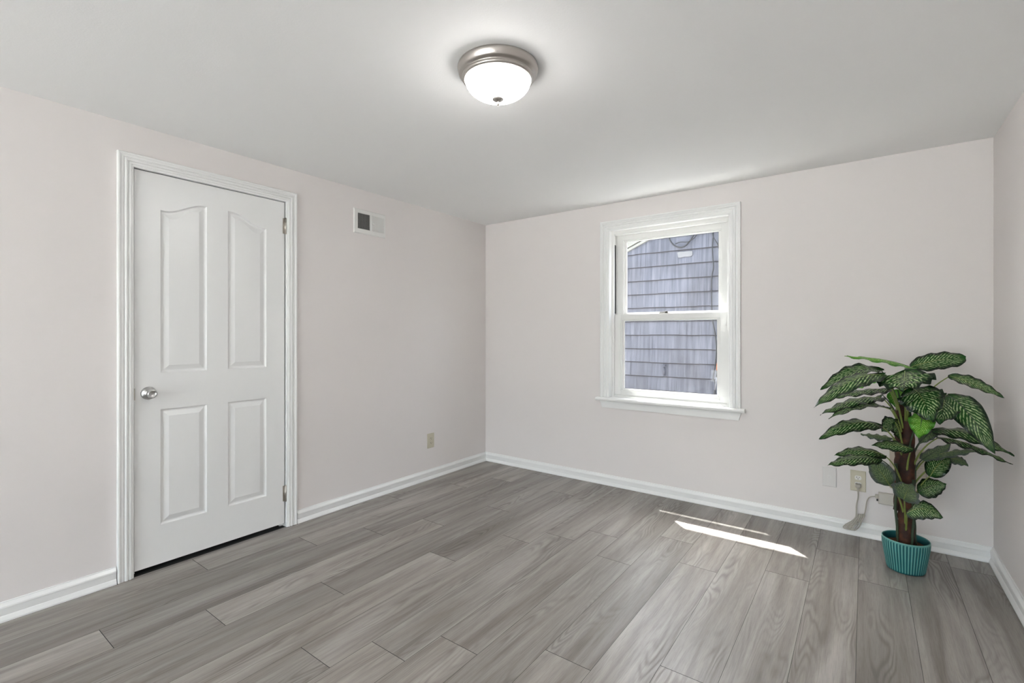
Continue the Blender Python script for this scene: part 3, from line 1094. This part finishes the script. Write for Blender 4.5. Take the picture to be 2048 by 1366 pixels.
# vented box higher up behind the trunk
vb = thing('vented_box', 'cream vented plastic box on the wall behind the plant trunk', 'wall box', (3.18, 0, .33))
b = MB()
b.sweep([rr(3.095, 3.262, .330, .565, -.0005), rr(3.095, 3.262, .330, .565, -.034), rr(3.100, 3.257, .335, .560, -.040)])
b.build('body', M['cream'], vb, bevel=.002)
b = MB()
for i in range(14):
    z = .352 + i * .014
    b.box((3.205, -.0412, z), (3.250, -.0398, z + .004))
b.build('vent_slot', M['hinge'], vb)

# cord: plug, drop, tied hank over the baseboard, run to the adapter
b = MB()
b.sweep([[(2.945 + a * sx, -.0085 - d, .309 + c * sz) for a, c in ((-1, -1), (1, -1), (1, 1), (-1, 1))] for (d, sx, sz) in ((0, .0145, .011), (.012, .0145, .011), (.020, .010, .008))])
b.tube([(2.945, -.020, .303), (2.945, -.022, .288), (2.945, -.022, .272)], [.0085, .006, .0042], 12)
b.build('plug', M['cord'], ad, bevel=.002)
b = MB()
b.tube(smooth_path([(2.945, -.022, .276), (2.945, -.021, .237), (2.938, -.021, .19), (2.936, -.026, .129), (2.928, -.036, .092), (2.905, -.040, .062)]), .0033, 8)
rnd = random.Random(3)
for i in range(5):
    ox = (i - 2) * .0095
    b.tube(smooth_path([(2.956 + ox, -.026 - .006 * (i % 2), .128 + .004 * i), (2.944 + ox, -.034, .102), (2.926 + ox * 1.3, -.040, .066), (2.908 + ox, -.042, .040),
                        (2.892 + ox * 1.1, -.042, .046 + i * .003), (2.900 + ox, -.041, .064), (2.920 + ox, -.038, .082), (2.940 + ox, -.034, .100), (2.962 + ox * .8, -.026, .136), (2.956 + ox, -.024, .128 + .004 * i)], 5), .0028, 8)
b.tube(smooth_path([(2.93, -.034, .082), (2.926, -.052, .078), (2.938, -.052, .092), (2.944, -.04, .094)]), .0036, 8)
b.tube(smooth_path([(2.955, -.030, .118), (2.966, -.028, .125), (2.978, -.022, .150), (2.984, -.018, .19), (2.989, -.016, .225), (3.002, -.014, .250), (3.030, -.014, .260)]), .0033, 8)
b.build('cord', M['cord'], ad)

# ------------------------------------------------------------------ potted plant
px, py = 3.150, -.371
plant = thing('potted_plant', 'artificial variegated plant with brown trunk in a ribbed teal pot', 'potted plant', (px, py, 0))
def make_pot():
    n, ridges = 46 * 8, 46
    prof = [(.0755, .000), (.079, .003), (.0805, .010), (.0855, .045), (.092, .085), (.098, .125), (.1000, .150), (.1005, .158)]
    vs, fs, att = [], [], []
    rings = 0
    for (r, z) in prof:
        for k in range(n):
            a = 2 * PI * k / n
            rd = abs(math.cos(a * ridges / 2))
            rd = rd ** .7
            amp = .0026 if .004 < z < .152 else .0
            rr_ = r + amp * (rd - .5)
            vs.append((px + rr_ * math.cos(a), py + rr_ * math.sin(a), z))
            att.append((.08 + .92 * rd ** 2.6) if .006 < z < .154 else (.1 if z < .006 else .8))
        rings += 1
    for (r, z, t) in ((.1005, .161, .9), (.0985, .1645, .95), (.0960, .1640, .8), (.0945, .160, .5), (.0900, .130, .15), (.088, .120, .1)):
        for k in range(n):
            a = 2 * PI * k / n
            vs.append((px + r * math.cos(a), py + r * math.sin(a), z))
            att.append(t)
        rings += 1
    for i in range(rings - 1):
        for k in range(n):
            k2 = (k + 1) % n
            fs.append((i * n + k, i * n + k2, (i + 1) * n + k2, (i + 1) * n + k))
    fs.append(tuple(range(n))[::-1])
    me = bpy.data.meshes.new('pot')
    me.from_pydata(vs, [], fs)
    a_ = me.attributes.new('ridge', 'FLOAT', 'POINT')
    for i, t in enumerate(att):
        a_.data[i].value = t
    for p in me.polygons:
        p.use_smooth = len(p.vertices) == 4
    me.materials.append(M['pot'])
    o = bpy.data.objects.new('pot', me)
    COL.objects.link(o)
    o.parent = plant
    o.matrix_parent_inverse = plant.matrix_basis.inverted()
make_pot()
rnd = random.Random(9)
b = MB()
st = []
for i, r in enumerate((.0915, .07, .05, .03, .012)):
    st.append([(px + r * math.cos(2 * PI * k / 36), py + r * math.sin(2 * PI * k / 36), .128 + .010 * (i / 4) + rnd.uniform(-.004, .004) * (i > 0)) for k in range(36)])
b.sweep(st, caps=False, smooth=True)
b.add([st[-1][k] for k in range(36)], [tuple(range(36))])
b.build('soil', M['soil'], plant)
# trunk: two bound fibre poles with node rings
b = MB()
def trunk_pole(x, y, z0, z1, r0, r1, lean=(0, 0)):
    n = 30
    pts, rs = [], []
    for i in range(n + 1):
        t = i / n
        z = z0 + (z1 - z0) * t
        pts.append((x + lean[0] * t, y + lean[1] * t, z))
        rs.append(r0 + (r1 - r0) * t + .0016 * math.sin(z * 95) + (.002 if i % 7 == 0 else 0))
    b.tube(pts, rs, 20)
trunk_pole(px + .002, py, .12, .80, .036, .030, (.006, .0))
trunk_pole(px - .030, py + .014, .30, .86, .020, .022, (.012, .0))
b.build('trunk', M['trunk'], plant)
for (dx, dy, zt, wv) in ((-.040, -.012, .55, 1), (.030, -.030, .48, -1), (.036, .012, .60, 1)):
    b = MB()
    pts = [(px + dx * .95 + .004 * math.sin(i * 1.1) * wv + (.01 * wv if i == 0 else 0), py + dy + .003 * math.cos(i * 1.7), .125 + (zt - .125) * i / 9) for i in range(10)]
    b.tube(smooth_path(pts, 3), .0062, 10)
    b.build('vine_stem', M['vine'], plant)

# base, tip, half width, facing, arch, kind, height on the trunk
LEAVES = [
    ((3.181, -0.359, 1.054), (2.895, -0.668, 1.118), 0.046, 0.36, 0.04, 1, 0.78),
    ((3.178, -0.336, 1.06), (3.396, -0.25, 1.113), 0.052, 0.72, 0.04, 0, 0.8),
    ((3.141, -0.487, 1.044), (3.122, -0.75, 0.972), 0.115, 1.0, 0.02, 0, 0.8),
    ((3.048, -0.482, 1.04), (2.796, -0.742, 0.948), 0.05, 0.5, 0.1, 0, 0.76),
    ((3.052, -0.553, 1.024), (2.788, -0.995, 0.891), 0.052, 0.62, 0.08, 0, 0.74),
    ((3.035, -0.367, 1.005), (2.932, -0.343, 0.923), 0.04, 0.35, 0.08, 1, 0.78),
    ((3.093, -0.349, 0.937), (2.831, -0.592, 0.892), 0.045, 0.2, 0.04, 0, 0.74),
    ((3.05, -0.48, 0.9), (2.802, -0.836, 0.836), 0.046, 0.26, 0.06, 0, 0.72),
    ((3.084, -0.43, 0.84), (2.829, -0.692, 0.801), 0.045, 0.2, 0.09, 0, 0.68),
    ((3.055, -0.327, 0.9), (2.974, -0.262, 0.825), 0.035, 0.35, 0.08, 0, 0.74),
    ((3.171, -0.54, 0.96), (3.222, -0.751, 0.837), 0.088, 0.88, 0.1, 0, 0.78),
    ((3.305, -0.417, 0.928), (3.265, -0.594, 0.807), 0.085, 0.9, 0.1, 0, 0.76),
    ((3.309, -0.463, 0.928), (3.437, -0.667, 0.705), 0.062, 0.92, 0.1, 0, 0.76),
    ((3.329, -0.324, 1.017), (3.499, -0.472, 0.935), 0.036, 0.5, 0.03, 0, 0.78),
    ((3.132, -0.271, 0.938), (3.33, -0.03, 0.919), 0.04, 0.08, 0.02, 0, 0.74),
    ((3.209, -0.512, 0.837), (3.187, -0.602, 0.732), 0.052, 0.95, 0.06, 1, 0.6),
    ((3.041, -0.511, 0.759), (2.796, -0.841, 0.716), 0.048, 0.62, 0.1, 0, 0.6),
    ((3.094, -0.323, 0.671), (2.959, -0.323, 0.676), 0.045, 0.2, 0.03, 2, 0.58),
    ((3.125, -0.275, 0.748), (3.052, -0.305, 0.695), 0.05, 0.6, 0.14, 0, 0.6),
    ((3.168, -0.492, 0.655), (3.005, -0.6, 0.672), 0.036, 0.62, 0.06, 0, 0.52),
    ((3.059, -0.498, 0.607), (2.853, -0.7, 0.617), 0.04, 0.55, 0.09, 0, 0.44),
    ((3.036, -0.565, 0.6), (2.834, -0.863, 0.6), 0.044, 0.55, 0.05, 0, 0.42),
    ((3.078, -0.533, 0.468), (3.001, -0.615, 0.602), 0.052, 0.9, 0.04, 2, 0.3),
    ((3.135, -0.542, 0.412), (3.159, -0.648, 0.515), 0.062, 0.95, 0.08, 2, 0.24),
    ((3.2, -0.419, 0.426), (3.305, -0.417, 0.486), 0.052, 0.65, 0.1, 0, 0.28),
    ((3.245, -0.411, 0.514), (3.329, -0.324, 0.602), 0.048, 0.8, 0.14, 0, 0.3),
    ((3.15, -0.505, 0.334), (3.278, -0.561, 0.356), 0.052, 0.62, 0.22, 0, 0.2),
    ((3.262, -0.374, 0.74), (3.525, -0.509, 0.677), 0.048, 0.35, 0.12, 0, 0.58),
    ((3.276, -0.214, 0.716), (3.213, -0.236, 0.639), 0.04, 0.55, 0.06, 2, 0.56),
    ((3.277, -0.412, 0.713), (3.518, -0.52, 0.638), 0.05, 0.02, 0.08, 0, 0.52),
    ((3.219, -0.381, 0.589), (3.34, -0.241, 0.66), 0.04, 0.35, 0.02, 2, 0.46),
    ((3.25, -0.308, 0.589), (3.435, -0.42, 0.674), 0.042, 0.32, 0.05, 2, 0.46),
    ((3.327, -0.276, 0.584), (3.396, -0.324, 0.57), 0.034, 0.45, 0.16, 2, 0.42),
    ((3.118, -0.356, 0.934), (3.133, -0.345, 0.823), 0.05, 0.9, 0.05, 1, 0.72),
    ((3.103, -0.466, 0.777), (3.14, -0.364, 0.674), 0.04, 0.6, 0.05, 0, 0.62),
]


CAMDIR = Vector((-.15, -.96, .22)).normalized()
def leaf_shape(u):
    if u < .32:
        s_ = 1 - u / .32
        return math.sqrt(max(0, 1 - s_ * s_))
    t = (u - .32) / .68
    return max(0.0, (1 - t ** 1.75)) ** .92
def make_leaf(spec, idx):
    base, tip, hw, facing, arch, kind, az = spec
    rnd = random.Random(100 + idx)
    base, tip = Vector(base), Vector(tip)
    a = tip - base
    L = a.length
    ad = a.normalized()
    n0 = Vector((0, 0, 1)).lerp(CAMDIR, facing)
    n0 = (n0 - ad * n0.dot(ad)).normalized()
    nu, nv = 36, 10
    ph, fr = rnd.uniform(0, 6), rnd.uniform(22, 30)
    vs, fs, uv = [], [], []
    side = ad.cross(n0).normalized()
    bend = Vector((0, 0, 1)) * arch * L
    fold = -.28 if facing < .7 else -.16
    if idx % 5 == 3:
        fold = .22
    for i in range(nu + 1):
        u = i / nu
        # arc above the chord, then drooping tip
        c = base + a * u + bend * (4 * u * (1 - u)) * (.75 + .5 * (1 - u))
        w = hw * (leaf_shape(u) if idx != 1 else max(0, 1 - abs((u - .5) / .5) ** 3.2) ** .6)
        back = -.07 * L * max(0, 1 - u / .12) if u < .12 else 0      # rounded basal lobes reach back past the stalk
        for j in range(nv + 1):
            v = -1 + 2 * j / nv
            av = abs(v)
            wave = .065 * hw * math.sin(fr * u + ph + (2 if v > 0 else 0)) * av ** 1.5 + .012 * hw * math.sin(80 * (u - .3 * av)) * min(1, av * 3)
            p = c + side * (v * w) + n0 * (fold * w * av ** 1.3 + wave * 1.6) + ad * (back * (1 - (1 - av) ** 2) * .6)
            if p.x > W - .004:
                p.x = W - .004
            if p.y > -.006:
                p.y = -.006
            vs.append(p)
            uv.append((u, v))
    for i in range(nu):
        for j in range(nv):
            q = i * (nv + 1) + j
            fs.append((q, q + 1, q + nv + 2, q + nv + 1))
    me = bpy.data.meshes.new('leaf')
    me.from_pydata([tuple(p) for p in vs], [], fs)
    # make the upper side the front
    me.update()
    if me.polygons[nv * 14].normal.dot(n0) < 0:
        me.flip_normals()
    ul = me.uv_layers.new(name='leaf')
    for lp in me.loops:
        ul.data[lp.index].uv = uv[lp.vertex_index]
    for p in me.polygons:
        p.use_smooth = True
    me.materials.append(M['leaf%d' % kind])
    o = bpy.data.objects.new('leaf', me)
    COL.objects.link(o)
    o.parent = plant
    o.matrix_parent_inverse = plant.matrix_basis.inverted()
    # stalk from the trunk, with the midrib it becomes
    ang = math.atan2(base.y - py, base.x - px)
    s0 = Vector((px + .026 * math.cos(ang), py + .026 * math.sin(ang), az if az < base.z - .05 else base.z - .07))
    if s0.z > .78:
        s0.z = .78
    mid = s0.lerp(base, .5) + Vector((0, 0, .25)) * (base - s0).length * .6 - Vector((math.cos(ang), math.sin(ang), 0)) * .12 * (base - s0).length
    pts = []
    for k in range(11):
        t = k / 10
        pts.append(s0 * (1 - t) ** 2 + mid * 2 * t * (1 - t) + base * t * t)
    b = MB()
    b.tube(pts, [.0050 - .0026 * k / 10 for k in range(11)], 8)
    rib = []
    for i in range(0, nu - 1, 3):
        u = i / nu
        rib.append(base + a * u + bend * (4 * u * (1 - u)) * (.75 + .5 * (1 - u)) - n0 * .0012)
    for p in rib:
        p.x = min(p.x, W - .005)
    b.tube(rib, [.0026 * (1 - .75 * k / len(rib)) for k in range(len(rib))], 6)
    pe = b.build('petiole', M['stem'] if idx % 3 else M['vine'])
    pe.parent = o
    return o
for i, sp in enumerate(LEAVES):
    make_leaf(sp, i)
